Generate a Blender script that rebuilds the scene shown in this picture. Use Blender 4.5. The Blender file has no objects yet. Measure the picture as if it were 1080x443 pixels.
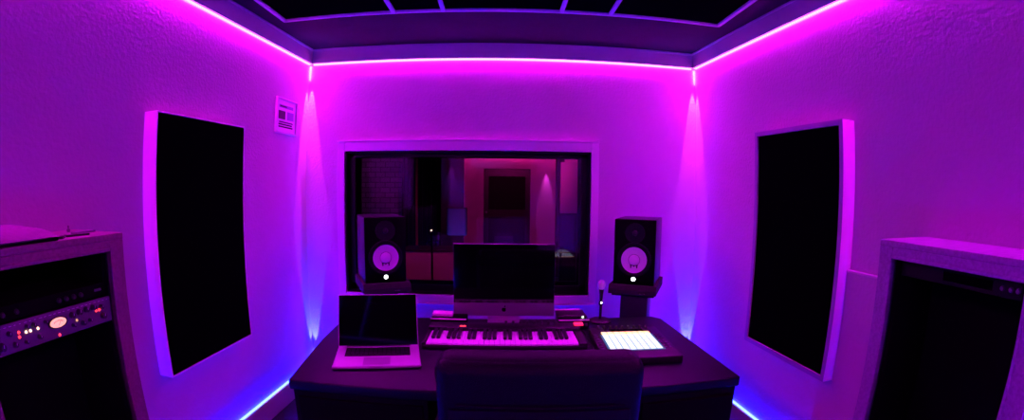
import bpy, bmesh, math, random
from mathutils import Vector, Matrix
random.seed(7)
SC = bpy.context.scene
COL = SC.collection
PI = math.pi
R = math.radians

# ------------------------------------------------------------------ materials
def mat(name, col, rough=.6, metal=0., spec=.5, noise=0., nscale=40., bump=0., bscale=120., coat=0., detail=4.):
    m = bpy.data.materials.new(name); m.use_nodes = True
    nt = m.node_tree; b = nt.nodes['Principled BSDF']
    b.inputs['Base Color'].default_value = (*col, 1)
    b.inputs['Roughness'].default_value = rough
    b.inputs['Metallic'].default_value = metal
    b.inputs['Specular IOR Level'].default_value = spec
    if coat: b.inputs['Coat Weight'].default_value = coat
    tc = nt.nodes.new('ShaderNodeTexCoord')
    if noise:
        n = nt.nodes.new('ShaderNodeTexNoise'); n.inputs['Scale'].default_value = nscale
        n.inputs['Detail'].default_value = detail
        nt.links.new(tc.outputs['Object'], n.inputs['Vector'])
        mx = nt.nodes.new('ShaderNodeMix'); mx.data_type = 'RGBA'
        mx.inputs['A'].default_value = (*[c*(1-noise) for c in col], 1)
        mx.inputs['B'].default_value = (*[min(1, c*(1+noise)) for c in col], 1)
        nt.links.new(n.outputs['Fac'], mx.inputs['Factor'])
        nt.links.new(mx.outputs['Result'], b.inputs['Base Color'])
    if bump:
        n = nt.nodes.new('ShaderNodeTexNoise'); n.inputs['Scale'].default_value = bscale
        n.inputs['Detail'].default_value = 5.
        nt.links.new(tc.outputs['Object'], n.inputs['Vector'])
        bp = nt.nodes.new('ShaderNodeBump'); bp.inputs['Strength'].default_value = bump
        bp.inputs['Distance'].default_value = .01
        nt.links.new(n.outputs['Fac'], bp.inputs['Height'])
        nt.links.new(bp.outputs['Normal'], b.inputs['Normal'])
    return m

def emis(name, col, strength, base=(.02, .02, .02)):
    m = bpy.data.materials.new(name); m.use_nodes = True
    b = m.node_tree.nodes['Principled BSDF']
    b.inputs['Base Color'].default_value = (*base, 1)
    b.inputs['Emission Color'].default_value = (*col, 1)
    b.inputs['Emission Strength'].default_value = strength
    b.inputs['Roughness'].default_value = .4
    return m

def wood(name, col):
    m = mat(name, col, .55)
    nt = m.node_tree; b = nt.nodes['Principled BSDF']
    tc = nt.nodes.new('ShaderNodeTexCoord'); mp = nt.nodes.new('ShaderNodeMapping')
    mp.inputs['Scale'].default_value = (30, 3, 30)
    n = nt.nodes.new('ShaderNodeTexNoise'); n.inputs['Scale'].default_value = 3.; n.inputs['Detail'].default_value = 6.
    cr = nt.nodes.new('ShaderNodeValToRGB')
    cr.color_ramp.elements[0].color = (*[c*.75 for c in col], 1); cr.color_ramp.elements[0].position = .35
    cr.color_ramp.elements[1].color = (*col, 1); cr.color_ramp.elements[1].position = .65
    nt.links.new(tc.outputs['Object'], mp.inputs['Vector']); nt.links.new(mp.outputs['Vector'], n.inputs['Vector'])
    nt.links.new(n.outputs['Fac'], cr.inputs['Fac']); nt.links.new(cr.outputs['Color'], b.inputs['Base Color'])
    return m

M = {}
M['wall'] = mat('stucco_paint', (.50, .50, .50), .75, noise=.04, nscale=9, bump=.35, bscale=55, spec=.3)
M['trim'] = mat('trim_paint', (.50, .50, .50), .5, noise=.05, nscale=30)
M['panel_white'] = mat('white_panel_frame_paint', (.84, .84, .84), .5, noise=.04, nscale=30)
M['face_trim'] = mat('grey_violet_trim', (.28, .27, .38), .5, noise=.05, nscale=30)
M['white_trim'] = mat('white_trim_paint', (.62, .62, .62), .5, noise=.04, nscale=30)
M['ceiling'] = mat('dark_ceiling_paint', (.022, .021, .028), .85, spec=.08, noise=.25, nscale=5, bump=.1, bscale=40)
M['floor'] = mat('dark_floor', (.016, .016, .02), .5, spec=.25, noise=.3, nscale=14, bump=.2, bscale=200)
M['fabric'] = mat('black_fabric', (.0012, .0012, .0014), .95, spec=0., noise=.3, nscale=300, bump=.3, bscale=500)
M['batten'] = mat('batten_paint', (.62, .62, .66), .5, noise=.08, nscale=60)
M['wood'] = wood('pale_wood', (.22, .17, .15))
M['whitewood'] = wood('white_washed_wood', (.33, .31, .42))
M['blackpaint'] = mat('black_paint', (.003, .003, .0035), .5, spec=.15, noise=.2, nscale=60)
M['blackmat'] = mat('black_matte', (.0015, .0015, .0015), .8, spec=.05, noise=.2, nscale=80)
M['desk'] = mat('dark_desk_laminate', (.003, .003, .0080), .42, spec=.14, noise=.25, nscale=25, bump=.03, bscale=200)
M['desk_front'] = mat('black_desk_front', (.0025, .0025, .003), .7, noise=.2, nscale=60, spec=.08)
M['leather'] = mat('dark_leather', (.0014, .0014, .003), .5, spec=.12, noise=.2, nscale=40, bump=.25, bscale=260)
M['trackpad'] = mat('trackpad_glass', (.24, .24, .26), .35, noise=.04, nscale=200)
M['alu'] = mat('silver_aluminium', (.48, .48, .50), .38, metal=.35, noise=.04, nscale=200)
M['chin'] = mat('grey_aluminium', (.22, .22, .24), .33, metal=.6, noise=.04, nscale=200)
M['screen'] = mat('dark_screen_glass', (.001, .001, .0015), .05, spec=.5, noise=.1, nscale=3)
M['cabinet'] = mat('black_cabinet', (.0010, .0010, .0010), .6, spec=.03, noise=.2, nscale=150, bump=.06, bscale=600)
M['cab_side'] = mat('black_woodgrain_vinyl', (.004, .004, .010), .36, spec=.45, noise=.3, nscale=150, bump=.06, bscale=600)
M['cone'] = mat('white_cone', (.62, .60, .62), .5, noise=.08, nscale=90)
M['rubber'] = mat('dark_rubber', (.003, .003, .004), .5, spec=.15, noise=.2, nscale=90)
M['foam'] = mat('dark_foam', (.010, .006, .007), .9, noise=.35, nscale=250, bump=.4, bscale=350)
M['whitekey'] = mat('white_key_plastic', (.90, .88, .90), .3, noise=.02, nscale=90)
M['blackkey'] = mat('black_key_plastic', (.006, .006, .007), .3, noise=.1, nscale=90)
M['plastic'] = mat('black_plastic', (.006, .006, .007), .45, spec=.3, noise=.2, nscale=120)
M['grey'] = mat('grey_metal', (.16, .15, .17), .42, metal=.4, noise=.15, nscale=120)
M['dgrey'] = mat('dark_grey_metal', (.05, .05, .055), .45, metal=.4, noise=.15, nscale=120)
M['knob'] = mat('knob_plastic', (.03, .028, .034), .35, noise=.2, nscale=120)
M['chrome'] = mat('chrome', (.65, .65, .68), .22, metal=1., noise=.02, nscale=50)
M['mesh'] = mat('steel_mesh', (.85, .9, .9), .35, metal=.4, bump=.9, bscale=500, noise=.3, nscale=500)
M['paper'] = mat('pale_paper', (.75, .75, .78), .7, noise=.03, nscale=60)
M['ink'] = mat('dark_ink', (.03, .02, .04), .7, noise=.1, nscale=60)
M['ink2'] = mat('violet_print', (.25, .2, .4), .7, noise=.1, nscale=60)
M['pouch'] = mat('pouch_fabric', (.19, .15, .17), .8, noise=.2, nscale=60, bump=.3, bscale=300)
M['pinkbox'] = mat('pale_card_lit_edge', (.75, .6, .65), .7, noise=.05, nscale=60)
M['redplastic'] = mat('red_plastic', (.75, .05, .12), .4, noise=.05, nscale=60)
M['live_wall'] = mat('live_room_paint', (.62, .55, .60), .8, noise=.06, nscale=3, bump=.2, bscale=40)
M['door_dark'] = mat('dark_door_glass', (.03, .02, .035), .3, noise=.2, nscale=8)
M['carpet'] = mat('dark_carpet', (.05, .03, .04), .95, noise=.3, nscale=200, bump=.4, bscale=300)
M['curtain'] = mat('dark_curtain', (.018, .012, .016), .9, noise=.3, nscale=12, bump=.2, bscale=60)
M['led_pink'] = emis('magenta_led', (.86, .0013, 1.), 340.)
M['led_blue'] = emis('blue_led', (.001, .0020, 1.), 520.)
M['led_live'] = emis('live_room_led', (1., .01, .36), 20.)
M['led_pink_side'] = emis('magenta_led_side', (1., .11, 1.), 8.)
M['led_blue_side'] = emis('blue_led_side', (.25, .4, 1.), 3.)
M['led_pink_dim'] = emis('magenta_lamp_diffuser', (1., .30, 1.), 2.6)
M['led_blue_dim'] = emis('blue_lamp_diffuser', (.35, .5, 1.), 3.)
M['led_white'] = emis('white_logo_lamp', (.9, 1., .95), 5.)
M['pad'] = emis('lit_pad', (.64, 1., 1.), 1.15, (.5, .5, .5))
M['rim'] = emis('teal_pad_bleed', (.02, .40, .70), .30, (.02, .02, .02))
M['pad_y'] = emis('lit_yellow_button', (1., .55, .06), 1.8, (.5, .5, .5))
M['meter'] = emis('warm_meter_glow', (1., .42, .22), 1.1, (.6, .6, .5))
M['lamp_red'] = emis('red_lamp', (1., .03, .05), 3.)
M['lamp_warm'] = emis('warm_white_lamp', (1., .55, .40), 3.)
M['lamp_amber'] = emis('amber_lamp', (1., .5, .25), .8)
M['lamp_green'] = emis('green_white_lamp', (.6, 1., .6), 2.5)
M['lamp_cyan'] = emis('cyan_lamp', (.5, 1., 1.), 3.)

def glass():
    m = bpy.data.materials.new('window_glass'); m.use_nodes = True
    b = m.node_tree.nodes['Principled BSDF']
    n = m.node_tree.nodes.new('ShaderNodeTexNoise'); n.inputs['Scale'].default_value = 2.
    r = m.node_tree.nodes.new('ShaderNodeMapRange'); r.inputs['To Min'].default_value = 0.; r.inputs['To Max'].default_value = .004
    m.node_tree.links.new(n.outputs['Fac'], r.inputs['Value']); m.node_tree.links.new(r.outputs['Result'], b.inputs['Roughness'])
    b.inputs['Base Color'].default_value = (.93, .90, .93, 1)
    b.inputs['Transmission Weight'].default_value = 1.
    b.inputs['IOR'].default_value = 1.45
    return m
M['glass'] = glass()

def brick():
    m = mat('dark_brick', (.2, .15, .2), .85)
    nt = m.node_tree; b = nt.nodes['Principled BSDF']
    tc = nt.nodes.new('ShaderNodeTexCoord'); mp = nt.nodes.new('ShaderNodeMapping')
    mp.inputs['Rotation'].default_value = (R(90), 0, 0)
    br = nt.nodes.new('ShaderNodeTexBrick'); br.inputs['Scale'].default_value = 4.
    br.inputs['Color1'].default_value = (.22, .16, .22, 1); br.inputs['Color2'].default_value = (.14, .10, .14, 1)
    br.inputs['Mortar'].default_value = (.04, .03, .04, 1)
    nt.links.new(tc.outputs['Object'], mp.inputs['Vector']); nt.links.new(mp.outputs['Vector'], br.inputs['Vector'])
    nt.links.new(br.outputs['Color'], b.inputs['Base Color'])
    return m
M['brick'] = brick()

# ------------------------------------------------------------------ mesh helpers
def XF(loc=(0, 0, 0), rot=(0, 0, 0)):
    from mathutils import Euler
    return Matrix.Translation(loc) @ Euler(rot).to_matrix().to_4x4()

class MB:
    """collects shapes into one bmesh"""
    def __init__(s): s.bm = bmesh.new()
    def _merge(s, t, mtx=None):
        if mtx is not None: bmesh.ops.transform(t, matrix=mtx, verts=t.verts)
        me = bpy.data.meshes.new('tmp'); t.to_mesh(me); t.free(); s.bm.from_mesh(me); bpy.data.meshes.remove(me)
        return s
    def box(s, x0, x1, y0, y1, z0, z1, bev=0., seg=2, mtx=None):
        t = bmesh.new(); bmesh.ops.create_cube(t, size=1)
        for v in t.verts:
            v.co = Vector(((x0+x1)/2 + v.co.x*(x1-x0), (y0+y1)/2 + v.co.y*(y1-y0), (z0+z1)/2 + v.co.z*(z1-z0)))
        if bev: bmesh.ops.bevel(t, geom=t.edges[:], offset=bev, segments=seg, affect='EDGES', profile=.5)
        return s._merge(t, mtx)
    def prism(s, poly, z0, z1, bev=0., seg=2, mtx=None):
        t = bmesh.new()
        a = [t.verts.new((x, y, z0)) for x, y in poly]; b = [t.verts.new((x, y, z1)) for x, y in poly]
        n = len(poly)
        t.faces.new(a[::-1]); t.faces.new(b)
        for i in range(n): t.faces.new((a[i], a[(i+1) % n], b[(i+1) % n], b[i]))
        bmesh.ops.recalc_face_normals(t, faces=t.faces)
        if bev: bmesh.ops.bevel(t, geom=t.edges[:], offset=bev, segments=seg, affect='EDGES', profile=.5)
        return s._merge(t, mtx)
    def lathe(s, prof, n=32, mtx=None):
        """prof: list of (r, z); around Z"""
        t = bmesh.new(); rings = []
        for r, z in prof:
            if r < 1e-6: rings.append([t.verts.new((0, 0, z))])
            else: rings.append([t.verts.new((r*math.cos(2*PI*i/n), r*math.sin(2*PI*i/n), z)) for i in range(n)])
        for a, b in zip(rings, rings[1:]):
            for i in range(n):
                j = (i+1) % n
                if len(a) == 1 and len(b) == 1: continue
                if len(a) == 1: t.faces.new((a[0], b[j], b[i]))
                elif len(b) == 1: t.faces.new((a[i], a[j], b[0]))
                else: t.faces.new((a[i], a[j], b[j], b[i]))
        bmesh.ops.recalc_face_normals(t, faces=t.faces)
        return s._merge(t, mtx)
    def cyl(s, p, q, r, r2=None, n=20):
        p, q = Vector(p), Vector(q); d = q-p; L = d.length
        r2 = r if r2 is None else r2
        m = Matrix.Translation(p) @ d.to_track_quat('Z', 'Y').to_matrix().to_4x4()
        return s.lathe([(0, 0), (r, 0), (r2, L), (0, L)], n, m)
    def tube(s, pts, r, n=8):
        pts = [Vector(p) for p in pts]
        t = bmesh.new(); prev = None; N = len(pts)
        for i, p in enumerate(pts):
            d = (pts[min(i+1, N-1)] - pts[max(i-1, 0)]).normalized()
            u = d.cross(Vector((0, 0, 1)))
            if u.length < 1e-3: u = d.cross(Vector((1, 0, 0)))
            u.normalize(); w = d.cross(u)
            ring = [t.verts.new(p + r*(u*math.cos(2*PI*k/n) + w*math.sin(2*PI*k/n))) for k in range(n)]
            if prev:
                for k in range(n): t.faces.new((prev[k], prev[(k+1) % n], ring[(k+1) % n], ring[k]))
            else: t.faces.new(ring[::-1])
            prev = ring
        t.faces.new(prev)
        bmesh.ops.recalc_face_normals(t, faces=t.faces)
        return s._merge(t)
    def build(s, name, material, parent=None, smooth=False, loc=None, mtx=None):
        me = bpy.data.meshes.new(name)
        s.bm.to_mesh(me); s.bm.free(); me.materials.append(material)
        if smooth:
            for p in me.polygons: p.use_smooth = True
            try: me.set_sharp_from_angle(angle=R(38))
            except Exception: pass
        o = bpy.data.objects.new(name, me); COL.objects.link(o)
        if parent is not None: o.parent = parent
        if loc is not None: o.location = loc
        if mtx is not None: o.matrix_local = mtx
        return o

def thing(name, label, cat, loc=(0, 0, 0), rz=0., group=None):
    o = bpy.data.objects.new(name, None); COL.objects.link(o)
    o.empty_display_size = .05
    o.location = loc; o.rotation_euler = (0, 0, rz); o['label'] = label; o['category'] = cat
    if group: o['group'] = group
    return o
def tag(o, label, cat, group=None):
    o['label'] = label; o['category'] = cat
    if group: o['group'] = group
    return o
def struct(o): o['kind'] = 'structure'; return o
def copy_tree(o, parent=None):
    c = o.copy(); COL.objects.link(c)
    if parent is not None: c.parent = parent
    for ch in list(o.children): copy_tree(ch, c)
    return c

# ------------------------------------------------------------------ room frame
D = 3.2                                   # the window wall
def xl(y, t=0.): return -(1.430 + .0616*(D-y)) + t     # splayed side walls
def xr(y, t=0.): return (1.408 + .086*(D-y)) - t
REAR = -1.7
CEIL = 2.466; CROWN = 2.360; BASE = .152
AL = math.atan(.0616); AR = math.atan(.086)

# side wall frames: local x along the wall (towards the window wall), y = into room, z up
def wall_matrix(side):
    if side < 0:
        ex = Vector((.0616, 1, 0)).normalized(); ey = Vector((ex.y, -ex.x, 0)); o = Vector((xl(0), 0, 0))
    else:
        ex = Vector((-.086, 1, 0)).normalized(); ey = Vector((-ex.y, ex.x, 0)); o = Vector((xr(0), 0, 0))
    return Matrix(((ex.x, ey.x, 0, o.x), (ex.y, ey.y, 0, o.y), (0, 0, 1, 0), (0, 0, 0, 1)))
WL, WR = wall_matrix(-1), wall_matrix(1)
CL, CR = math.cos(AL), math.cos(AR)

# floor (both rooms), ceilings
FO = [(-3.6, REAR-.2), (3.6, REAR-.2), (3.6, 9.3), (-3.6, 9.3)]
struct(MB().prism(FO, -.1, 0).build('floor', M['floor']))
cp = [(xl(REAR)-.1, REAR-.1), (xr(REAR)+.1, REAR-.1), (xr(D)+.1, D+.12), (xl(D)-.1, D+.12)]
struct(MB().prism(cp, CEIL, CEIL+.1).build('ceiling', M['ceiling']))
# side walls
struct(MB().box((REAR-.1)/CL, D/CL+.015, -.12, 0, 0, CEIL).build('wall_left', M['wall'], mtx=WL))
struct(MB().box((REAR-.1)/CR, D/CR+.015, -.12, 0, 0, CEIL).build('wall_right', M['wall'], mtx=WR))
struct(MB().box(xl(REAR), xr(REAR), REAR-.1, REAR, 0, CEIL).build('wall_rear', M['wall']))
# window wall with its opening
WX0, WX1, WZ0, WZ1 = -1.117, .611, .703, 1.707
w = MB()
TH = .26
w.box(-1.9, WX0, D, D+TH, 0, CEIL); w.box(WX1, 1.9, D, D+TH, 0, CEIL)
w.box(WX0, WX1, D, D+TH, 0, WZ0); w.box(WX0, WX1, D, D+TH, WZ1, CEIL)
struct(w.build('wall_front', M['wall']))

# crown boards and baseboards
def strip_poly(side, y0, y1, t0, t1):
    f = xl if side < 0 else xr
    return [(f(y0, t0), y0), (f(y0, t1), y0), (f(y1, t1), y1), (f(y1, t0), y1)]
n_ = 1
for zz0, zz1, nm in ((CROWN, CEIL, 'trim'), (0, BASE-.016, 'baseboard')):
    t = .026 if nm == 'trim' else .022
    for side in (-1, 1):
        cs, Wm = (CL, WL) if side < 0 else (CR, WR)
        b = MB().box(REAR/cs, D/cs-.001, 0, t, zz0, zz1)
        if nm == 'trim': b.box(REAR/cs, D/cs-.036, 0, t+.010, zz1-.010, zz1)
        struct(b.build('trim_%d' % n_ if nm == 'trim' else 'baseboard_'+('left' if side < 0 else 'right'), M['trim'], mtx=Wm)); n_ += nm == 'trim'
    struct(MB().box(xl(REAR)+t, xr(REAR)-t, REAR, REAR+t, zz0, zz1).build('trim_5' if nm == 'trim' else 'baseboard_rear', M['trim']))
    b = MB().box(xl(D)+t, xr(D)-t, D-t, D, zz0, zz1)
    if nm == 'trim': b.box(xl(D)+t, xr(D)-t, D-t-.010, D, zz1-.010, zz1)
    struct(b.build('trim_3' if nm == 'trim' else 'baseboard_front', M['trim']))
    if nm == 'trim': n_ = 4

# led strips: a thin profile with a glowing diffuser
G1 = 'magenta led strips under the crown boards'; G2 = 'blue led strips on the baseboards'
def led(side, top):
    z0, z1 = (CROWN-.012, CROWN) if top else (BASE-.016, BASE-.006)
    m = M['led_pink'] if top else M['led_blue']
    if side == 0: b = MB().box(xl(D)+.03, xr(D)-.03, D-.012, D-.001, z0, z1)
    elif side == 2: b = MB().box(xl(REAR)+.03, xr(REAR)-.03, REAR+.001, REAR+.012, z0, z1)
    else: b = MB().box((REAR+.03)/(CL if side < 0 else CR), D/(CL if side < 0 else CR)-.006, .001, .012, z0, z1)
    wh = {0: 'above the window', -1: 'on the left wall', 1: 'on the right wall', 2: 'on the rear wall behind the camera'}[side]
    wl = {0: 'on the window wall behind the desk', -1: 'on the left wall', 1: 'on the right wall', 2: 'on the rear wall'}[side]
    lab = ('glowing white-magenta led strip under the crown board ' + wh) if top else ('glowing blue-white led strip on the baseboard ' + wl)
    o = b.build('led_strip', m, mtx={-1: WL, 1: WR}.get(side))
    o.data.materials.append(M['led_pink_side'] if top else M['led_blue_side'])      # the profile's frosted side is dimmer than its open face
    for p in o.data.polygons:
        if (p.normal.z > -.5 if top else p.normal.z < .5): p.material_index = 1
    tag(o, lab, 'light strip', G1 if top else G2)
for s_ in (-1, 0, 1): led(s_, True); led(s_, False)
led(2, True); led(2, False)

# small corner lamps (strip ends) that graze the corners
def corner_lamp(side, top):
    off = .011
    x = (xl(D)+off) if side < 0 else (xr(D)-off)
    z = CROWN-.014 if top else BASE+.004
    sgn = 1 if top else -1
    t = thing('corner_light', '%s corner light at the %s of the corner %s of the window' % ('magenta' if top else 'blue', 'top' if top else 'foot', 'left' if side < 0 else 'right'), 'light', (x, D-off, z), 0, 'corner lights of the led strips')
    ix = .016 if side < 0 else -.016                 # lamp sits in front of the glowing tail
    b = MB(); b.box(min(-.009, ix-.006), max(.009, ix+.006), -.024, .009, -.004, .004, .001); b.build('housing', M['white_trim'], t)
    L_ = .120 if top else .080
    MB().lathe([(0, -sgn*.004), (.0085, -sgn*.006), (.0075, -sgn*L_*.6), (.004, -sgn*L_*.9), (0, -sgn*L_)], 16).build('diffuser', M['led_pink_dim'] if top else M['led_blue_dim'], t, True)
    ld = bpy.data.lights.new('corner_beam', 'SPOT')
    ld.color = (1., .03, .95) if top else (.035, .045, 1.)
    ld.energy = 300. if top else 200.
    ld.spot_size = R(18 if top else 22); ld.spot_blend = .3; ld.shadow_soft_size = .003
    lo = bpy.data.objects.new('corner_beam', ld); COL.objects.link(lo); lo.parent = t
    lo.location = (ix, -.016, -sgn*.010); lo.rotation_euler = (0 if top else PI, 0, 0)
for s_ in (-1, 1): corner_lamp(s_, True); corner_lamp(s_, False)

# ------------------------------------------------------------------ window
win = bpy.data.objects.new('window_1', None); COL.objects.link(win); struct(win)
OX0, OX1, OZ0, OZ1 = -1.171, .664, .646, 1.773
c = MB(); t = .034
c.box(OX0, WX0, D-t, D, OZ0, OZ1, .003); c.box(WX1, OX1, D-t, D, OZ0, OZ1, .003)
c.box(WX0, WX1, D-t, D, WZ1, OZ1, .003); c.box(WX0, WX1, D-t, D, OZ0, WZ0, .003)
c.box(OX0-.004, OX1+.004, D-t-.008, D, OZ0-.012, OZ0, .002); c.box(OX0-.004, OX1+.004, D-t-.006, D, OZ1, OZ1+.012, .002)
c.build('window_casing', M['white_trim'], win)
c = MB()
f = .012
c.box(WX0, WX0+f, D-.01, D+TH, WZ0, WZ1); c.box(WX1-f, WX1, D-.01, D+TH, WZ0, WZ1)
c.box(WX0, WX1, D-.01, D+TH, WZ1-f, WZ1); c.box(WX0, WX1, D-.01, D+TH, WZ0, WZ0+f)
f = .055
for y in (D+.05, D+.20):
    c.box(WX0, WX0+f, y, y+.03, WZ0, WZ1, .002); c.box(WX1-f, WX1, y, y+.03, WZ0, WZ1, .002)
    c.box(WX0, WX1, y, y+.03, WZ1-f*.7, WZ1, .002); c.box(WX0, WX1, y, y+.03, WZ0, WZ0+f, .002)
c.build('window_frame', M['blackpaint'], win)
MB().box(WX0+.03, WX1-.03, D+.061, D+.069, WZ0+.03, WZ1-.03).build('window_pane', M['glass'], win)
MB().box(WX0+.03, WX1-.03, D+.211, D+.219, WZ0+.03, WZ1-.03).build('window_pane', M['glass'], win)

# ------------------------------------------------------------------ acoustic wall panels
def wall_panel(side, ya, yb, z0, z1, th, lip, label):
    cs, Wm = (CL, WL) if side < 0 else (CR, WR)
    u0, u1 = ya/cs, yb/cs
    uc = (u0+u1)/2; hw = (u1-u0)/2
    t = thing('acoustic_panel', label, 'acoustic panel', group='black fabric acoustic panels on the side walls')
    t.matrix_world = Wm @ Matrix.Translation((uc, .001, z0))
    h = z1-z0
    fr = MB()
    fr.box(-hw, -hw+lip, 0, th, 0, h, .002); fr.box(hw-lip, hw, 0, th, 0, h, .002)
    fr.box(-hw+lip, hw-lip, 0, th, 0, lip, .002); fr.box(-hw+lip, hw-lip, 0, th, h-lip, h, .002)
    fr.build('frame', M['panel_white'], t)
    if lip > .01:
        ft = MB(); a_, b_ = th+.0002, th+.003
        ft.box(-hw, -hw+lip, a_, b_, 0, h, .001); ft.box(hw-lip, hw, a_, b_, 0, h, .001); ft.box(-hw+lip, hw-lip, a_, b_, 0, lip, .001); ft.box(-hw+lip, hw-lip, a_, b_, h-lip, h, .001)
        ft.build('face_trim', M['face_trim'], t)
    MB().box(-hw+lip+.0005, hw-lip-.0005, .005, th-.004 if side > 0 else th-.001, lip+.0005, h-lip-.0005, .006).build('fabric', M['fabric'], t)
wall_panel(-1, 1.596, 2.284, .634, 1.788, .084, .007, 'tall black fabric acoustic panel on the left wall beside the framed notice')
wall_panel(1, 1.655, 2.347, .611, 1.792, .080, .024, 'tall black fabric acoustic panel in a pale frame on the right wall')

# framed notice
t = thing('framed_notice', 'small pale framed notice with a dark square on the left wall near the corner', 'notice')
t.matrix_world = WL @ Matrix.Translation((2.872/CL, .001, 1.806))
hw, h = .14, .234
b = MB(); b.box(-hw, -hw+.012, 0, .018, 0, h, .002); b.box(hw-.012, hw, 0, .018, 0, h, .002)
b.box(-hw+.012, hw-.012, 0, .018, 0, .012, .002); b.box(-hw+.012, hw-.012, 0, .018, h-.012, h, .002)
b.build('frame', M['white_trim'], t)
MB().box(-hw+.012, hw-.012, .001, .008, .012, h-.012).build('sheet', M['paper'], t)
b = MB(); b.box(-.105, -.015, .008, .0095, .095, .150); b.build('dark_square', M['ink'], t)
MB().box(.01, .10, .008, .0095, .095, .150).build('violet_square', M['ink2'], t)
MB().box(-.10, .09, .008, .0095, .170, .190).build('heading_bar', M['ink2'], t)
for q in ((-.10, .09, .040, .050), (-.10, .08, .056, .066), (-.095, .09, .072, .080), (-.09, .0, .176, .184)):
    MB().box(q[0], q[1], .008, .0097, q[2], q[3]).build('text_line', M['ink'], t)

# pale board between right panel and rack
t = thing('wall_board', 'plain pale board standing against the right wall beside the pale rack', 'board')
t.matrix_world = WR @ Matrix.Translation((1.515/CR, .001, 0))
MB().box(-.235, .235, 0, .020, .16, 1.13, .003).build('panel', M['wall'], t)
MB().box(-.24, .24, 0, .026, 1.122, 1.134, .002).build('top_edge', M['white_trim'], t)

# ------------------------------------------------------------------ ceiling cloud
CZ = 2.41
t = thing('ceiling_cloud', 'large black ceiling acoustic cloud divided by thin pale battens', 'acoustic panel', (-.018, 1.25, CZ))
X0, X1, Y0, Y1 = -1.255, 1.255, -2.2+.2, 1.165
b = MB(); lw = .022
b.box(X0, X1, Y1-lw, Y1, 0, .056, .002); b.box(X0, X1, Y0, Y0+lw, 0, .056, .002)
b.box(X0, X0+lw, Y0, Y1, 0, .056, .002); b.box(X1-lw, X1, Y0, Y1, 0, .056, .002)
b.build('frame', M['batten'], t)
xs = [-.587, -.313, .325, .594]
for x in xs: MB().box(x-.011, x+.011, Y0+lw, Y1-lw, 0, .05, .002).build('batten', M['batten'], t)
ed = [X0+lw] + xs + [X1-lw]
for i in range(5):
    a = ed[i]+(.011 if i else 0); b_ = ed[i+1]-(.011 if i < 4 else 0)
    MB().box(a, b_, Y0+lw, Y1-lw, .012, .056, .002).build('fabric_panel', M['fabric'], t)

# ------------------------------------------------------------------ desk
t = thing('studio_desk', 'wide dark studio desk with black cabinet ends in front of the window', 'desk', (0.04, 1.98, 0))
def L(x, y): return (x-.04, y-1.98)
top = [L(-.798, 1.517), L(-.25, 1.512), L(.40, 1.520), L(.928, 1.541), L(.905, 2.00), L(.884, 2.40), L(.84, 2.455), L(-.86, 2.44), L(-.845, 2.0)]
MB().prism(top, .708, .75, .007, 3).build('desk_top', M['desk'], t, True)
for nm, x0, x1 in (('pedestal', -.788, -.262), ('pedestal', .50, .918)):
    p = MB().prism([L(x0, 1.532), L(x1, 1.552 if x1 > 0 else 1.532), L(x1-.02, 2.38), L(x0-.03 if x0 < 0 else x0, 2.38)], .03, .708, .004).build(nm, M['desk_front'], t)
    MB().box(x0-.04+.02, x1-.04-.02, 1.524-1.98, 1.533-1.98 if x1 < 0 else 1.552-1.98, .06, .68, .003).build('front_panel', M['blackmat'], p)
MB().box(-.262-.04, .50-.04, 2.30-1.98, 2.32-1.98, .25, .70, .002).build('modesty_panel', M['desk_front'], t)

# ------------------------------------------------------------------ office chair
t = thing('office_chair', 'dark leather office chair with a padded back pushed up to the desk', 'chair', (.115, 1.33, 0), R(-1.5))
def cushion(w, dpt, h, r, seg=5, mtx=None):
    b = MB(); b.box(-w/2, w/2, -dpt/2, dpt/2, 0, h, r, seg, mtx); return b
# backrest leans back slightly; local -y is the camera side
lean = XF((0, -.06, .44), (R(3), 0, 0))
b = cushion(.60, .085, .545, .038, 5); o = b.build('backrest', M['leather'], t, True); o.matrix_local = lean
b = cushion(.61, .135, .12, .052, 6); o = b.build('head_roll', M['leather'], t, True); o.matrix_local = XF((0, -.055, .872), (R(3), 0, 0))
b = MB(); b.box(-.262, .262, -.050, -.043, .04, .40, .003, 2); b.tube([(-.24, -.049, .415), (0, -.053, .412), (.24, -.049, .415)], .003); o = b.build('back_cover', M['leather'], t, True); o.matrix_local = lean
b = cushion(.52, .50, .10, .042, 5, XF((0, .24, .42))); b.build('seat', M['leather'], t, True)
for s_ in (-1, 1):
    b = MB(); b.tube([(s_*.27, .30, .46), (s_*.31, .30, .50), (s_*.315, .29, .62), (s_*.31, .22, .66), (s_*.30, .02, .655), (s_*.27, -.03, .62)], .014, 10)
    ar = b.build('armrest', M['plastic'], t, True)
    cushion(.06, .24, .03, .013, 3, XF((s_*.31, .15, .662))).build('arm_pad', M['leather'], ar, True)
MB().cyl((0, .2, .12), (0, .2, .42), .03).build('gas_column', M['plastic'], t, True)
for k in range(5):
    a = 2*PI*k/5+.3
    b = MB(); b.cyl((0, .2, .11), (.29*math.cos(a), .2+.29*math.sin(a), .085), .024, .015); lg = b.build('leg', M['plastic'], t, True)
    px, py = .29*math.cos(a), .2+.29*math.sin(a)
    MB().cyl((px-.02*math.sin(a), py+.02*math.cos(a), .03), (px+.02*math.sin(a), py-.02*math.cos(a), .03), .03).build('caster', M['rubber'], lg, True)

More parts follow.
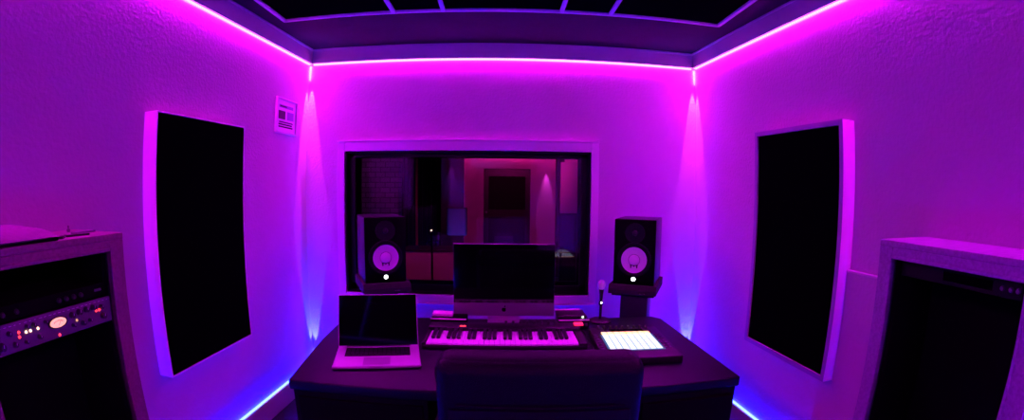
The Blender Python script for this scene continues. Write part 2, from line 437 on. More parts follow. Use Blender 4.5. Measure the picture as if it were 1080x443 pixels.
# ------------------------------------------------------------------ laptop
def laptop():
    t = thing('laptop', 'open silver laptop with a dark blank screen on the left end of the desk', 'laptop', (-.515, 1.800, .7505), R(12.5))
    W_, Dp = .357, .245
    MB().box(-W_/2, W_/2, -Dp/2, Dp/2, .002, .016, .006, 4).build('base', M['alu'], t, True)
    MB().box(-.0265, .0265, -Dp/2-.0012, -Dp/2+.006, .0125, .0165, .001).build('lid_notch', M['alu'], t)
    k = MB(); k.box(-.138, .138, -.010, .094, .0155, .0166, .0005); kw = k.build('keyboard_well', M['blackmat'], t)
    k = MB()
    for r_ in range(6):
        y = -.004+.0165*r_; h = .0135 if r_ < 5 else .008
        n = 14 if r_ else 11; x = -.135; ww = .270/n
        for i in range(n):
            k.box(x+i*ww+.0012, x+(i+1)*ww-.0012, y, y+h, .0166, .0178, .0006, 1)
    k.build('keys', M['blackkey'], kw)
    MB().box(-.055, .055, -.108, -.024, .0158, .0163).build('trackpad', M['trackpad'], t)
    lid = MB(); lid.box(-W_/2, W_/2, 0, .006, 0, .236, .0028, 3)
    mt = XF((0, Dp/2-.006, .014), (R(-25), 0, 0))
    o = lid.build('lid', M['alu'], t, True); o.matrix_local = mt
    s = MB().box(-W_/2+.003, W_/2-.003, -.0012, .0005, .004, .232, .0005, 1).build('screen', M['screen'], o)
    MB().cyl((-.14, Dp/2-.005, .014), (.14, Dp/2-.005, .014), .006).build('hinge', M['plastic'], t, True)
laptop()

# ------------------------------------------------------------------ keyboard controller
def controller():
    t = thing('midi_keyboard', 'black piano keyboard controller with white keys across the middle of the desk', 'keyboard', (.003, 2.045, .7505))
    MB().box(-.355, .380, -.098, .195, 0, .020, .006, 2).build('case', M['plastic'], t, True)
    b = MB(); b.prism([(-.355, .098), (.380, .098), (.380, .195), (-.355, .195)], .02, .042, .006); b.build('control_panel', M['plastic'], t, True)
    W0, W1 = -.336, .341; n = 29; ww = (W1-W0)/n
    for i in range(n):
        MB().box(W0+i*ww+.0006, W0+(i+1)*ww-.0006, -.092, .094, .008, .0275, .0016, 2).build('white_key', M['whitekey'], t)
    for i in range(n-1):
        if i % 7 in (2, 6): continue
        xc = W0+(i+1)*ww
        b = MB(); bw = .0082
        b.prism([(xc-bw, -.030), (xc+bw, -.030), (xc+bw, .094), (xc-bw, .094)], .020, .039, .002); b.build('black_key', M['blackkey'], t)
    for s_ in (-1, 1):
        MB().box(-.355 if s_ < 0 else .345, -.340 if s_ < 0 else .380, -.098, .098, .018, .030, .004, 2).build('end_cheek', M['plastic'], t, True)
    for i in range(8): MB().lathe([(0, .018), (.006, .018), (.0075, 0), (0, 0)], 14, XF((.02+i*.035, .160, .042))).build('knob', M['knob'], t, True)
    for i in range(2): MB().lathe([(0, .004), (.006, .003), (.008, 0), (0, 0)], 14, XF((-.196+i*.015, .122, .042))).build('red_lamp', M['lamp_red'], t, True)
    b = MB().box(.352, .398, .125, .165, .042, .052, .003).build('red_button_block', M['redplastic'], t); b['label'] = 'bright red button block'
    b.data.materials[0] = emis('red_lit_button', (1., .02, .12), .9, (.7, .05, .1))
controller()

# ------------------------------------------------------------------ pad controller
def pad_controller():
    t = thing('pad_controller', 'square pad controller with brightly lit white pads on the right of the desk', 'controller', (.590, 1.955, .7505), R(-1.5))
    hw, hd = .170, .212
    MB().box(-hw, hw, -hd, hd, 0, .032, .005, 3).build('case', M['plastic'], t, True)
    # pads
    gx0, gx1, gy0, gy1 = -.125, .112, -.118, .092
    n = 8; sx = (gx1-gx0)/n; sy = (gy1-gy0)/n
    for j in range(n):
        for i in range(n):
            MB().box(gx0+i*sx+.0019, gx0+(i+1)*sx-.0019, gy0+j*sy+.0019, gy0+(j+1)*sy-.0019, .032, .035, .001, 1).build('pad', M['pad'], t)
    for i in range(n):
        MB().box(gx0+i*sx+.0015, gx0+(i+1)*sx-.0015, gy1+.003, gy1+.034, .032, .0365, .001, 1).build('yellow_button', M['pad_y'], t)
    MB().box(gx0-.008, gx1+.008, gy0-.009, gy1+.002, .0315, .0335, .001, 1).build('pad_bleed_rim', M['rim'], t)  # emissive border stands in for light bleeding from the pads
    MB().box(-.10, .09, .130, .175, .032, .0335, .001).build('display', M['screen'], t)
    for i in range(9): MB().lathe([(0, .014), (.006, .014), (.0075, 0), (0, 0)], 14, XF((-.125+i*.030, .194, .032))).build('knob', M['knob'], t, True)
    for j in range(7):
        for x in (-.155, .125, .148):
            MB().box(x-.007, x+.007, -.11+j*.032, -.092+j*.032, .032, .0345, .001, 1).build('button', M['knob'], t)
pad_controller()

# ------------------------------------------------------------------ desktop computer
def imac():
    t = thing('desktop_computer', 'all-in-one desktop computer with a dark screen and grey chin on the desk', 'computer', (.013, 2.385, .7505))
    hw = .2625; z0, z1, zc = .041, .421, .112
    MB().box(-hw, hw, -.025, .0, z0, z1, .005, 3).build('body', M['chin'], t, True)
    MB().box(-hw+.001, hw-.001, -.0265, -.0245, zc, z1-.002, .0005, 1).build('screen', M['screen'], t)
    ch = MB().box(-hw+.001, hw-.001, -.0268, -.0245, z0+.001, zc-.0005, .0005, 1).build('chin', M['chin'], t)
    # fruit emblem on the chin
    b = MB(); pts = []
    def apple(k):
        a = 2*PI*k/40; r = 1.0
        x, y = math.sin(a), math.cos(a)
        y2 = y*.98 - (.22*math.exp(-(x/.30)**2) if y > 0 else -.14*math.exp(-(x/.25)**2))
        x2 = x*(.92+.10*y)
        d = math.hypot(x2-1.18, y2-.08)
        if d < .46: ang = math.atan2(y2-.08, x2-1.18); x2, y2 = 1.18+.46*math.cos(ang), .08+.46*math.sin(ang)
        return (x2*.0125, y2*.0125)
    poly = [apple(k) for k in range(40)]
    mt = XF((0, -.0268, .076), (R(90), 0, 0))
    b.prism(poly, 0, .0008, 0, 1, mt)
    leaf = [(.001+.0075*s-.004*math.sin(s*PI)*q*.8, .0135+.0085*s+.0035*math.sin(s*PI)*q*.6) for q, rng in ((1, range(0, 9)), (-1, range(8, -1, -1))) for s in [i/8 for i in rng][:8]]
    b.prism(leaf, 0, .0008, 0, 1, mt)
    b.build('emblem', M['blackmat'], ch)
    st = MB(); st.box(-.085, .085, .012, .020, .006, .27, .003, 2); st.build('stand_neck', M['alu'], t, True)
    MB().box(-.085, .085, -.115, .020, 0, .008, .003, 2).build('stand_foot', M['alu'], t, True)
imac()

# ------------------------------------------------------------------ audio boxes and bits around the computer
def interface():
    t = thing('audio_interface', 'small audio interface with knobs and a green lamp right of the computer', 'audio interface', (.372, 2.325, .7505))
    MB().box(-.085, .075, -.07, .07, .004, .048, .004, 2).build('case', M['dgrey'], t, True)
    MB().box(-.083, .073, -.0725, -.068, .008, .044, .001).build('front_panel', M['plastic'], t)
    for i in range(5): MB().lathe([(0, .010), (.006, .010), (.008, 0), (0, 0)], 14, XF((-.062+i*.030, -.0725, .024), (R(90), 0, 0))).build('knob', M['grey'], t, True)
    MB().box(-.083, .073, -.074, -.066, .045, .0495, .001).build('lit_top_edge', M['pinkbox'], t)  # pale strip stands in for the light on the top edge
    return t
interface()
t = thing('hard_drive', 'flat dark drive box with a green lamp lying on the audio interface', 'drive', (.368, 2.33, .7995))
MB().box(-.085, .065, -.06, .06, .001, .016, .004, 2).build('case', M['plastic'], t, True)
MB().box(-.085, .05, .050, .060, .016, .0215, .001).build('lit_back_edge', M['pinkbox'], t)  # lit rear edge drawn as a pale strip
MB().lathe([(0, .006), (.005, .004), (.006, 0), (0, 0)], 14, XF((.045, -.060, .010), (R(90), 0, 0))).build('green_lamp', M['lamp_green'], t, True)
t = thing('rack_box', 'low dark audio box left of the computer with a pale strip as its lit top edge', 'audio box', (-.270, 2.30, .7505))
MB().box(-.085, .095, -.055, .055, 0, .052, .004, 2).build('case', M['blackmat'], t, True)
MB().box(-.086, .096, -.058, -.048, .050, .0555, .001).build('lit_front_edge', M['pinkbox'], t)  # light along the front edge laid on as a pale strip
tag(MB().box(-.050, .055, -.03, .03, 0, .016, .002).build('card_box', M['pinkbox'], None, loc=(-.303, 2.318, .803)), 'little pale pink box on the dark audio box left of the computer', 'box')
t = thing('power_adapter', 'small black box with rounded edges under the computer chin', 'box', (.150, 2.275, .7505))
MB().box(-.058, .062, -.03, .03, 0, .038, .006, 3).build('case', M['plastic'], t, True)
MB().box(-.05, -.03, -.031, -.029, .015, .022).build('port', M['grey'], t)
t = thing('small_mixer', 'small black knob box in the middle right of the desk', 'box', (.225, 2.275, .7505)) if False else None
# cables by the computer foot
def coil(cx, cy, n, r, seed, label):
    rd = random.Random(seed); pts = []
    for k in range(n*14):
        a = 2*PI*k/14; rr = r*(1+.25*math.sin(k*.37+seed))
        pts.append((cx+rr*1.6*math.cos(a)+.01*math.sin(k*.21), cy+rr*.7*math.sin(a), .7545+.006*(1+math.sin(k*.9))+.0012*(k/14)))
    tag(MB().tube(pts, .0028, 6).build('cable', M['grey']), label, 'cable')
coil(-.085, 2.262, 3, .030, 1, 'small loose coil of cable left of the computer foot')
tag(MB().tube([(-.02, 2.262, .7535), (.02, 2.258, .7535), (.05, 2.264, .7535), (.078, 2.259, .7535)], .0028, 6).build('cable', M['alu']), 'short pale cable lying in front of the computer foot', 'cable')
# cable / clutter strip left of pad controller
tag(MB().tube([(.405, 2.24, .7535), (.412, 2.15, .7535), (.400, 2.05, .7535), (.410, 1.95, .7535), (.402, 1.85, .7535)], .003, 6).build('cable', M['plastic']), 'dark cable running between the keyboard and the pad controller', 'cable')
t = thing('fader_strip', 'narrow dark knob strip between the keyboard and the pad controller', 'controller', (.398, 2.10, .7505)) if False else None

# ------------------------------------------------------------------ desktop microphone
t = thing('microphone', 'small silver headed microphone on a black desktop stand by the right speaker', 'microphone', (.530, 2.385, .7505))
MB().lathe([(0, 0), (.062, 0), (.062, .006), (.052, .012), (.012, .015), (0, .015)], 36).build('base', M['plastic'], t, True)
MB().lathe([(0, .012), (.0075, .012), (.0075, .09), (0, .09)], 16).build('pole', M['plastic'], t, True)
MB().lathe([(0, .088), (.010, .090), (.012, .10), (.010, .112), (0, .114)], 16).build('joint', M['plastic'], t, True)
MB().lathe([(0, .004), (.005, .003), (.005, 0), (0, 0)], 12, XF((0, -.011, .106), (R(90), 0, 0))).build('lamp', M['led_white'], t, True)
MB().lathe([(0, .110), (.007, .112), (.010, .150), (.014, .178), (0, .178)], 20).build('body', M['plastic'], t, True)
MB().lathe([(0, .174), (.012, .176), (.019, .190), (.021, .203), (.018, .217), (.010, .226), (0, .229)], 24).build('grille', M['mesh'], t, True)

# ------------------------------------------------------------------ monitor speakers, pads, stands
def fork_emblem(b, r, mtx):
    for a in (90, 210, 330):
        ca, sa = math.cos(R(a)), math.sin(R(a))
        rot = XF((0, 0, 0), (0, 0, R(a-90)))
        for x in (-.16, .16): b.box((x-.05)*r, (x+.05)*r, .30*r, .85*r, 0, .0012, 0, 1, mtx @ rot)
        b.box(-.21*r, .21*r, .20*r, .34*r, 0, .0012, 0, 1, mtx @ rot)
        b.box(-.05*r, .05*r, 0, .24*r, 0, .0012, 0, 1, mtx @ rot)
def speaker(x, y, rz, z, label):
    # local: front baffle at y=0 facing -y, base centre at origin
    t = thing('monitor_speaker', label, 'speaker', (x, y, z), rz, 'studio monitor speakers beside the desk')
    W_, H_, D_ = .250, .390, .320
    MB().box(-W_/2, W_/2, .012, D_, 0, H_, .004, 2).build('cabinet', M['cab_side'], t, True)
    MB().box(-W_/2, W_/2, 0, .0125, 0, H_, .004, 2).build('baffle', M['cabinet'], t, True)
    f = lambda px, pz, dy=0.: XF((px, -.0005+dy, pz), (R(90), 0, 0))     # local z -> -y (towards the listener)
    wz = .150
    MB().lathe([(.082, 0), (.104, 0), (.104, .004), (.098, .006), (.086, .004), (.082, .0)], 48, f(0, wz)).build('woofer_ring', M['rubber'], t, True)
    MB().lathe([(.088, .0015), (.083, .0065), (.077, .0055), (.074, .001)], 48, f(0, wz)).build('surround', M['rubber'], t, True)
    co = MB().lathe([(.078, .006), (.074, .004), (.050, .0022), (.032, .001), (.0, .0008)], 48, f(0, wz)).build('woofer_cone', M['cone'], t, True); co['label'] = 'white woofer cone'
    cap = MB().lathe([(.034, .001), (.030, .006), (.018, .0105), (0, .0125)], 32, f(0, wz)).build('dust_cap', M['cone'], co, True)
    MB().lathe([(.036, .0018), (.036, .0030), (.033, .0030), (.033, .0018)], 32, f(0, wz)).build('cap_ring', M['grey'], co, True)
    b = MB(); 
    b.box(-.024, .024, -.034, -.028, .002, .005, 0, 1, f(0, wz)); b.box(-.022, -.015, -.048, -.030, .002, .0045, 0, 1, f(0, wz)); b.box(.015, .022, -.048, -.030, .002, .0045, 0, 1, f(0, wz)); b.box(-.004, .004, -.040, -.030, .002, .0045, 0, 1, f(0, wz))
    b.build('cone_mark', M['ink'], co)
    MB().lathe([(.060, 0), (.060, .002), (.052, .001), (.024, -.0002), (.018, .0006)], 40, f(0, .310)).build('tweeter_waveguide', M['rubber'], t, True)
    MB().lathe([(.017, .0006), (.013, .006), (0, .009)], 24, f(0, .310)).build('tweeter_dome', M['plastic'], t, True)
    b = MB(); b.lathe([(0, .0016), (.0125, .0012), (.0125, 0), (0, 0)], 24, f(0, .034)); lg = b.build('lit_badge', M['led_white'], t); lg['label'] = 'glowing white badge'
    b = MB(); fork_emblem(b, .010, f(0, .034, -.0016)); b.build('tuning_fork_mark', M['led_white'], lg)
    return t
def stand(x, y, rz, z, label):
    t = thing('speaker_stand', label, 'speaker stand', (x, y, 0), rz, 'speaker stands behind the desk')
    MB().box(-.15, .15, -.02, .32, 0, .02, .004).build('base_plate', M['blackpaint'], t)
    MB().box(-.085, .085, .06, .23, .02, z-.018, .006, 2).build('column', M['cab_side'], t, True)
    MB().box(-.13, .13, .0, .29, z-.018, z, .003).build('top_plate', M['blackpaint'], t)
def iso(x, y, rz, z, label):
    t = thing('isolation_pad', label, 'isolation pad', (x, y, z), rz, 'foam isolation pads under the speakers')
    b = MB(); b.prism([(-.145, -.035), (.145, -.035), (.145, .33), (-.145, .33)], 0, .028, .003); b.build('foam_base', M['foam'], t)
    m = Matrix(((0, 0, 1, 0), (1, 0, 0, 0), (0, 1, 0, 0), (0, 0, 0, 1)))
    b = MB(); b.prism([(-.035, .028), (.33, .028), (.33, .055), (-.020, .055)], -.145, .145, .002, 1, m); b.build('foam_wedge', M['foam'], t)
    MB().box(.040, .080, -.0370, -.0350, .008, .014).build('brand_plate', M['chrome'], t)
for (sx, sy, rz, lr) in ((.783, 2.655, R(-25.5), 'right'), (-.688, 2.675, R(25.5), 'left')):
    other = {'right': 'right of the window', 'left': 'in front of the window behind the laptop'}[lr]
    z_top = .890 - .055
    speaker(sx, sy, rz, .8905, 'black monitor speaker with a white cone ' + other)
    iso(sx, sy, rz, z_top, 'dark foam isolation pad under the %s speaker' % lr)
    stand(sx, sy, rz, z_top, 'black column stand carrying the %s speaker' % lr)

# ------------------------------------------------------------------ equipment racks
def rack(side, ya, yb, ztop, depth, face, label, mt, op):
    """face width; op = opening (y0, y1, ztop)"""
    cs, Wm = (CL, WL) if side < 0 else (CR, WR)
    t = thing('equipment_rack', label, 'equipment rack', group='wooden equipment racks against the side walls')
    uc = (ya+yb)/2/cs
    t.matrix_world = Wm @ Matrix.Translation((uc, .003, 0))
    hw = (yb-ya)/2/cs; o0, o1 = op[0]/cs-uc, op[1]/cs-uc
    MB().box(-hw, hw, .0, depth, ztop-.022, ztop, .003, 2).build('top_board', mt, t, True)
    MB().box(-hw+.002, -hw+.030, .026, depth-.018, 0, ztop-.022, .002).build('side_board', mt, t)
    MB().box(hw-.030, hw-.002, .026, depth-.018, 0, ztop-.022, .002).build('side_board', mt, t)
    MB().box(-hw+.030, hw-.030, .026, .034, .03, ztop-.022).build('back_board', M['blackmat'], t)
    MB().box(-hw+.030, hw-.030, .034, depth-.02, .03, .06).build('bottom_board', M['blackmat'], t)
    f = MB()
    f.box(-hw, o0, depth-.018, depth-.001, 0, ztop-.022, .002); f.box(o1, hw, depth-.018, depth-.001, 0, ztop-.022, .002)
    f.box(o0, o1, depth-.018, depth-.001, op[2], ztop-.022, .002); f.box(o0, o1, depth-.018, depth-.001, 0, .08, .002)
    f.build('face_frame', mt, t)
    l = MB(); q = .012                     # rounded inner lip
    l.box(o0-q, o0, depth-.02, depth+.004, .08, op[2]+q, .003); l.box(o1, o1+q, depth-.02, depth+.004, .08, op[2]+q, .003)
    l.box(o0, o1, depth-.02, depth+.004, op[2], op[2]+q, .003); l.build('inner_lip', mt, t)
    k = MB(); k.box(o0, o0+.018, .036, depth-.03, .08, op[2]); k.box(o1-.018, o1, .036, depth-.03, .08, op[2]); k.build('rack_rail', M['blackmat'], t)
    return t, (o0+o1)/2
tl, ocl = rack(-1, .585, 1.215, 1.322, .300, 0, 'pale wood rack on the left wall holding the lit preamp', M['wood'], (.650, 1.152, 1.266))
tr, ocr = rack(1, .600, 1.247, 1.320, .300, 0, 'pale violet-white rack on the right wall with a mostly empty black bay', M['whitewood'], (.678, 1.188, 1.260))

def screwtext(b, items): pass
# preamp in left rack: local x along wall (towards window), y into room, z up
t = thing('rack_preamp', 'wide grey preamp with a round glowing meter in the left rack', 'audio unit')
t.matrix_world = WL @ Matrix.Translation(((.650+1.152)/2/CL, .003, 1.040))
MB().box(-.215, .215, .06, .272, .002, .080, .003).build('chassis', M['blackmat'], t)
MB().box(-.2455, .2455, .272, .280, 0, .081, .0015).build('faceplate', M['grey'], t)
face = lambda x, z: XF((x, .280, z), (R(-90), 0, 0))
b = MB().lathe([(0, .002), (.026, .002), (.029, .0045), (.0315, .0045), (.0315, 0), (0, 0)], 40, face(.017, .046) @ Matrix.Diagonal((1.2, .54, 1, 1))).build('meter_bezel', M['plastic'], t, True)
b = MB().lathe([(0, .005), (.0265, .005), (.0265, .002), (0, .002)], 40, face(.017, .046) @ Matrix.Diagonal((1.2, .54, 1, 1))).build('meter', M['meter'], t); b['label'] = 'glowing round dial'
nd = MB(); nd.tube([(.017, .2857, .038), (.028, .2857, .052)], .0006, 5)
for k in range(9):
    a = R(40+k*12.5); x, z = .017+.022*math.cos(a), .040+.012*math.sin(a)
    nd.box(x-.0007, x+.0007, .285, .2858, z-.002, z+.002)
nd.build('needle_and_scale', M['ink'], b)
for (x, z, r_) in ((-.225, .055, .010), (-.195, .025, .012), (-.215, .018, .010), (-.165, .055, .008), (-.150, .022, .008), (-.10, .060, .007), (-.075, .060, .007), (-.06, .022, .007), (-.11, .020, .006), (-.03, .058, .006),
                  (.075, .055, .010), (.105, .058, .010), (.135, .060, .010), (.165, .060, .010), (.075, .024, .006), (.115, .022, .008), (.145, .024, .006), (.200, .055, .008), (.205, .025, .011)):
    k = MB().lathe([(0, .016), (r_*.8, .015), (r_, 0), (0, 0)], 18, face(x, z)).build('knob', M['knob'], t, True)
    MB().box(x-.0007, x+.0007, .2962, .297, z, z+r_*.75).build('pointer', M['paper'], k)
for (x, z, m) in ((-.130, .051, 'lamp_red'), (-.130, .038, 'lamp_red'), (-.104, .046, 'lamp_warm'), (-.088, .046, 'lamp_warm'), (-.060, .046, 'lamp_warm'), (.017, .008, 'lamp_red'), (.093, .035, 'lamp_amber'), (.178, .046, 'lamp_red'), (.192, .046, 'lamp_red')):
    MB().lathe([(0, .005), (.0035, .004), (.0045, 0), (0, 0)], 12, face(x, z)).build('lamp', M[m], t, True)
lt = MB(); rd = random.Random(3)
for i in range(26):
    x = -.235+i*.0185; lt.box(x, x+.006+rd.random()*.006, .280, .2803, .072, .0735); 
lt.build('printed_marks', M['paper'], t)
# dark unit above
t = thing('rack_unit', 'black rack unit with small pale marks above the lit preamp', 'audio unit')
t.matrix_world = WL @ Matrix.Translation(((.650+1.152)/2/CL, .003, 1.125))
MB().box(-.215, .215, .06, .262, .002, .040, .003).build('chassis', M['blackmat'], t)
MB().box(-.2455, .2455, .262, .268, 0, .042, .0015).build('faceplate', M['blackmat'], t)
MB().box(.190, .220, .268, .2688, .018, .026, .0003, 1).build('badge', M['grey'], t)
for x in (-.20, -.17, -.12, .04, .07, .10, .13): MB().lathe([(0, .010), (.006, .010), (.008, 0), (0, 0)], 14, XF((x, .268, .02), (R(-90), 0, 0))).build('knob', M['dgrey'], t, True)
# unit in right rack
t = thing('rack_unit', 'dark shiny rack unit at the top of the right rack', 'audio unit')
t.matrix_world = WR @ Matrix.Translation(((.678+1.188)/2/CR, .003, 1.205))
MB().box(-.215, .215, .06, .252, .002, .046, .003).build('chassis', M['blackmat'], t)
MB().box(-.2500, .2500, .252, .258, 0, .050, .0015).build('faceplate', M['blackpaint'], t)
MB().box(-.13, .06, .258, .2595, .012, .040, .001).build('display', M['screen'], t)
for x in (-.22, -.195, -.165): MB().lathe([(0, .010), (.006, .010), (.008, 0), (0, 0)], 14, XF((x, .258, .025), (R(-90), 0, 0))).build('knob', M['grey'], t, True)

# things on top of the left rack
def pouch():
    t = bmesh.new(); n = 20; m = 14
    Lx, Ly = .19, .125
    grid = {}
    for sgn in (1, -1):
        for i in range(n+1):
            for j in range(m+1):
                u, v = -1+2*i/n, -1+2*j/m
                e = (1-abs(u)**3)*(1-abs(v)**3)
                z = .012 + (sgn*.5+.5)*(.032*e**.45*(1-.25*v)) - (0 if sgn > 0 else .010*min(1, e*3)) + .002*math.sin(7*u+3*v)*(sgn > 0)*e
                if (i in (0, n) or j in (0, m)) and sgn < 0: grid[sgn, i, j] = grid[1, i, j]; continue
                grid[sgn, i, j] = t.verts.new((u*Lx*(1-.06*v*v), v*Ly*(1-.05*u*u), z))
        for i in range(n):
            for j in range(m):
                q = [grid[sgn, i, j], grid[sgn, i+1, j], grid[sgn, i+1, j+1], grid[sgn, i, j+1]]
                t.faces.new(q if sgn > 0 else q[::-1])
    b = MB(); b._merge(t); return b
t = thing('soft_pouch', 'flat padded grey pouch lying on top of the left rack', 'pouch')
t.matrix_world = WL @ Matrix.Translation((.775, .180, 1.322))
pouch().build('cover', M['pouch'], t, True)
MB().box(-.175, .175, -.105, .118, .0005, .010, .003).build('shadow_base', M['blackmat'], t)  # black slab in place of the shadow under the pouch
t = tag(MB().lathe([(0, 0), (.020, 0), (.022, .003), (.020, .007), (0, .008)], 28).build('round_cap', M['plastic'], None, True), 'small round black cap on the left rack beside the pouch', 'cap')
t.matrix_world = WL @ Matrix.Translation((.985, .245, 1.322))
t = tag(MB().box(-.045, .045, -.012, .012, 0, .006, .002).build('flat_case', M['plastic']), 'thin black flat case lying near the middle of the left rack top', 'case')
t.matrix_world = WL @ Matrix.Translation((1.065, .235, 1.322)) @ XF((0, 0, 0), (0, 0, R(10)))
t = tag(MB().box(-.05, .05, -.015, .015, 0, .007, .002).build('flat_case', M['grey']), 'thin greyish flat case lying at the far end of the left rack top', 'case')
t.matrix_world = WL @ Matrix.Translation((1.14, .170, 1.322)) @ XF((0, 0, 0), (0, 0, R(-8)))
t = tag(MB().lathe([(0, 0), (.007, 0), (.007, .010), (.003, .012), (.003, .022), (0, .023)], 14).build('small_knob', M['grey'], None, True), 'tiny upright knob standing behind the flat cases on the left rack', 'knob')
t.matrix_world = WL @ Matrix.Translation((1.135, .08, 1.322))

# ------------------------------------------------------------------ live room beyond the glass
LY0, LY1 = D+TH, 9.15
struct(MB().box(-3.1, -3.0, LY0, LY1+.1, 0, 2.6).build('wall_live_room_left', M['live_wall']))
struct(MB().box(2.6, 2.7, LY0, LY1+.1, 0, 2.6).build('wall_live_room_right', M['live_wall']))
struct(MB().box(-3.0, 2.6, LY1, LY1+.1, 0, 2.6).build('wall_live_room_far', M['live_wall']))
struct(MB().box(-3.1, 2.7, LY0, LY1+.1, 2.6, 2.7).build('ceiling_live_room', M['curtain']))
struct(MB().box(-3.0, 2.6, 8.80, 8.85, 2.00, 2.6).build('trim_4', M['curtain']))
w = MB(); w.box(-3.1, -1.9, D+TH-.05, D+TH, 0, 2.6); w.box(1.9, 2.7, D+TH-.05, D+TH, 0, 2.6); w.box(-1.9, 1.9, D+TH-.05, D+TH, CEIL, 2.6)
struct(w.build('wall_live_room_near', M['curtain']))
tag(MB().box(-1.15, 1.7, 8.95, 8.99, 2.30, 2.33).build('led_strip', M['led_live']), 'crimson led strip behind the valance of the room beyond the glass', 'light strip')
# far door
d1 = bpy.data.objects.new('door_1', None); COL.objects.link(d1); struct(d1)
d1.location = (.09, LY1, 0)
b = MB(); b.box(-.58, -.46, -.06, 0, 0, 1.94, .004); b.box(.46, .58, -.06, 0, 0, 1.94, .004); b.box(-.46, .46, -.06, 0, 1.80, 1.94, .004)
b.build('door_frame', M['live_wall'], d1)
b = MB(); b.box(-.455, .455, -.04, -.005, .01, 1.795, .003); lf = b.build('door_leaf', M['door_dark'], d1)
b = MB(); b.box(-.36, .36, -.048, -.038, 1.0, 1.65, .003); b.box(-.36, .36, -.048, -.038, .2, .85, .003); b.build('door_panel', M['blackpaint'], lf)
MB().cyl((-.40, -.04, .95), (-.40, -.09, .95), .02).build('door_handle', M['chrome'], d1)
# dark post and right wall part
tag(MB().box(.86, .99, 7.4, 7.52, 0, 2.6, .005).build('post', M['curtain']), 'dark upright post right of the door beyond the glass', 'post')
t = thing('gobo_screen', 'free-standing reddish screen at the right edge of the view through the glass', 'screen', (.86, 6.0, 0))
MB().box(-.11, .17, -.03, .03, 1.12, 1.78, .004).build('upper_panel', M['live_wall'], t)
MB().box(-.11, .17, -.03, .03, .06, 1.12, .004).build('lower_panel', M['curtain'], t)
for x in (-.10, .16): MB().box(x-.02, x+.02, -.2, .2, 0, .06, .004).build('foot', M['curtain'], t)
# brick pillar and curtain at left
tag(MB().box(-2.05, -1.27, 5.6, 5.9, 0, 2.6).build('brick_pillar', M['brick']), 'dim brick pillar at the left beyond the glass behind the left speaker', 'pillar')
def curtain(x0, x1, y, label):
    t = bmesh.new(); n = 60; prev = None
    for k in range(2):
        yy = y+k*.02
        row = [(t.verts.new((x0+(x1-x0)*i/n, yy+.035*math.sin(i*.9), .02)), t.verts.new((x0+(x1-x0)*i/n, yy+.035*math.sin(i*.9), 2.55))) for i in range(n+1)]
        for i in range(n): t.faces.new((row[i][0], row[i+1][0], row[i+1][1], row[i][1]))
        if prev:
            for i in range(n):
                t.faces.new((prev[i][0], prev[i+1][0], row[i+1][0], row[i][0])); t.faces.new((prev[i][1], prev[i+1][1], row[i+1][1], row[i][1]))
        prev = row
    b = MB(); b._merge(t)
    return tag(b.build('curtain', M['curtain'], None, True), label, 'curtain')
curtain(-1.26, -.76, 5.75, 'dark curtain hanging between brick pillar and the lit far wall')
tag(MB().cyl((-1.03, 5.55, 0), (-1.03, 5.55, 2.5), .014).build('pole', M['redplastic']), 'thin reddish upright pole in front of the dark curtain', 'pole')
# low pale cabinet with microphone stand in front
t = thing('low_cabinet', 'low pale cabinet lit pink behind the microphone stand beyond the glass', 'cabinet', (-.79, 5.2, 0))
MB().box(-.30, .28, -.17, .2, .03, .74, .006).build('body', M['live_wall'], t)
MB().box(-.31, .29, -.18, .2, .74, .76, .003).build('top', M['curtain'], t)
t = thing('microphone_stand', 'black microphone stand with a boom seen through the glass left of the computer', 'microphone stand', (-.655, 4.30, 0))
MB().cyl((0, 0, .25), (0, 0, 1.03), .010).build('pole', M['blackmat'], t, True)
for a in (90, 210, 330): MB().cyl((0, 0, .30), (.25*math.cos(R(a)), .25*math.sin(R(a)), .012), .008).build('leg', M['blackmat'], t, True)
MB().cyl((-.13, 0, .93), (.10, -.02, .955), .006).build('boom', M['blackmat'], t, True)
MB().lathe([(0, 0), (.016, .005), (.022, .03), (.016, .055), (0, .06)], 18, XF((0, 0, 1.02))).build('microphone_head', M['plastic'], t, True)
MB().lathe([(0, 0), (.008, .002), (.008, .008), (0, .01)], 12, XF((0, -.024, 1.05), (R(90), 0, 0))).build('lamp', M['lamp_warm'], t, True)
# blue-lit drum-like seat back
tag(MB().box(-1.08, -.665, 8.0, 8.06, 0, 2.6, .004).build('partition', M['door_dark']), 'partition panel coloured dark in place of shade, left of the lit far wall beyond the glass', 'partition')  # the wall's shade is put into its dark material
t = thing('padded_stool', 'blue-lit padded chair back in front of the far wall left of the door', 'stool', (-.66, 6.9, 0))
MB().box(-.16, .14, -.04, .04, .72, 1.14, .03, 4).build('back', M['curtain'], t, True)
MB().box(-.17, .15, -.06, .34, .42, .50, .03, 4).build('seat', M['curtain'], t, True)
for x in (-.14, .12):
    for y in (-.03, .3): MB().cyl((x, y, 0), (x, y, .43), .012).build('leg', M['blackmat'], t, True)
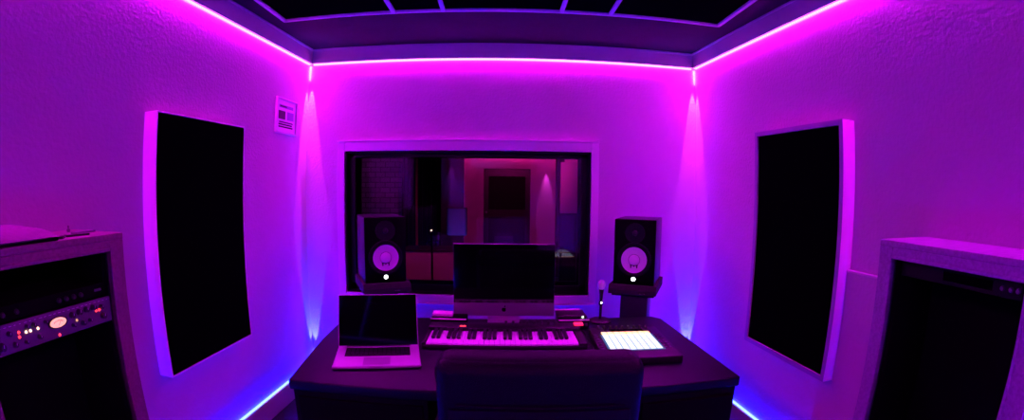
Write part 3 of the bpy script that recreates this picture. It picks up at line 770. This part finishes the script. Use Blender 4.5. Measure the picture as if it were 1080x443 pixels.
# fill spots added to light the live room, without fixtures
def lamp(kind, name, loc, energy, col, rot=None, size=.05, spot=None, label=''):
    ld = bpy.data.lights.new(name, kind); ld.energy = energy; ld.color = col; ld.shadow_soft_size = size
    if spot: ld.spot_size = R(spot); ld.spot_blend = .6
    o = bpy.data.objects.new(name, ld); COL.objects.link(o); o.location = loc
    if rot: o.rotation_euler = rot
    return o
def aim(p, q): return (Vector(q)-Vector(p)).to_track_quat('-Z', 'Y').to_euler()
lamp('SPOT', 'room_fill', (.2, 4.2, 2.35), 115, (1, .012, .48), aim((.2, 4.2, 2.35), (0., 9.1, 1.0)), .1, 55)
lamp('SPOT', 'cabinet_fill', (-.8, 3.9, 2.3), 34, (1, .02, .32), aim((-.8, 3.9, 2.3), (-.8, 5.1, .5)), .08, 34)
lamp('SPOT', 'blue_lamp', (-.72, 6.2, .12), 160, (.06, .06, 1), aim((-.72, 6.2, .12), (-.64, 6.9, 1.0)), .04, 50)
lamp('SPOT', 'pillar_fill', (-1.6, 4.4, 2.4), 14, (.75, .03, .9), aim((-1.6, 4.4, 2.4), (-1.6, 5.6, 1.4)), .06, 50)
lamp('SPOT', 'screen_fill', (.75, 4.6, 2.3), 9, (1, .03, .35), aim((.75, 4.6, 2.3), (.9, 6., 1.4)), .06, 40)
def wall_spot(x, y0, z, e, col, nm):
    o = lamp('SPOT', nm, (x, y0, z), e, col, (0, 0, 0), .01, 30)
    return o
wall_spot(.86, 9.08, 1.97, 50, (1, .05, .9), 'wall_beam'); wall_spot(-.88, 7.95, 1.97, 60, (.6, .05, 1), 'wall_beam')

# ------------------------------------------------------------------ rear wall of the control room
t = thing('tall_cabinet', 'tall black cabinet against the rear wall, seen only as a dark reflection', 'cabinet', (-.08, REAR+.03, 0))
MB().box(-.55, .55, 0, .40, .05, 2.0, .004).build('body', M['blackpaint'], t)
MB().box(-.54, .54, .02, .38, 0, .05).build('plinth', M['blackmat'], t)
for x0, x1, hx in ((-.545, -.003, -.04), (.003, .545, .04)):
    d_ = MB().box(x0, x1, .40, .418, .06, 1.99, .003).build('door', M['fabric'], t)
    MB().cyl((hx, .44, .95), (hx, .44, 1.15), .006).build('handle', M['dgrey'], d_, True)

t = thing('acoustic_panel', 'unseen black fabric panel added on the rear wall to darken the window reflection', 'acoustic panel', (-1.30, REAR+.001, .45))  # added out of view so the window reflects less of the lit wall
MB().box(-.33, .33, .001, .06, 0, 1.6, .004).build('fabric', M['fabric'], t)
MB().box(-.335, .335, 0, .05, -.005, 1.605, .002).build('frame', M['blackpaint'], t)

# ------------------------------------------------------------------ world, camera, view
wd = bpy.data.worlds.new('world'); SC.world = wd; wd.use_nodes = True
wd.node_tree.nodes['Background'].inputs['Color'].default_value = (0, 0, 0, 1)

cam = bpy.data.cameras.new('camera'); co = bpy.data.objects.new('camera', cam); COL.objects.link(co); SC.camera = co
cam.type = 'PANO'; cam.panorama_type = 'FISHEYE_LENS_POLYNOMIAL'
cam.fisheye_fov = R(180)
cam.sensor_width = 36; cam.sensor_height = 36*443/1080; cam.sensor_fit = 'HORIZONTAL'
K = (0., -0.061089925420588775, -3.91985967223258e-06, 4.7961054005139e-06, -2.5693240381079767e-08)
cam.fisheye_polynomial_k0, cam.fisheye_polynomial_k1, cam.fisheye_polynomial_k2, cam.fisheye_polynomial_k3, cam.fisheye_polynomial_k4 = K
cam.clip_start = .01
yaw, pitch, roll = 0.021, -0.0524, -0.0106
cy, sy = math.cos(yaw), math.sin(yaw); cp_, sp_ = math.cos(pitch), math.sin(pitch); cr_, sr_ = math.cos(roll), math.sin(roll)
MM = Matrix(((cy, sy, 0), (-sy, cy, 0), (0, 0, 1))) @ Matrix(((1, 0, 0), (0, cp_, -sp_), (0, sp_, cp_))) @ Matrix(((cr_, 0, sr_), (0, 1, 0), (-sr_, 0, cr_)))
rt, fw, up = MM.col[0], MM.col[1], MM.col[2]
co.matrix_world = Matrix(((rt.x, up.x, -fw.x, 0), (rt.y, up.y, -fw.y, 0), (rt.z, up.z, -fw.z, 1.47), (0, 0, 0, 1)))

SC.view_settings.view_transform = 'Standard'; SC.view_settings.look = 'None'
SC.view_settings.gamma = 1; SC.view_settings.use_curve_mapping = False
SC.view_settings.exposure = 0.
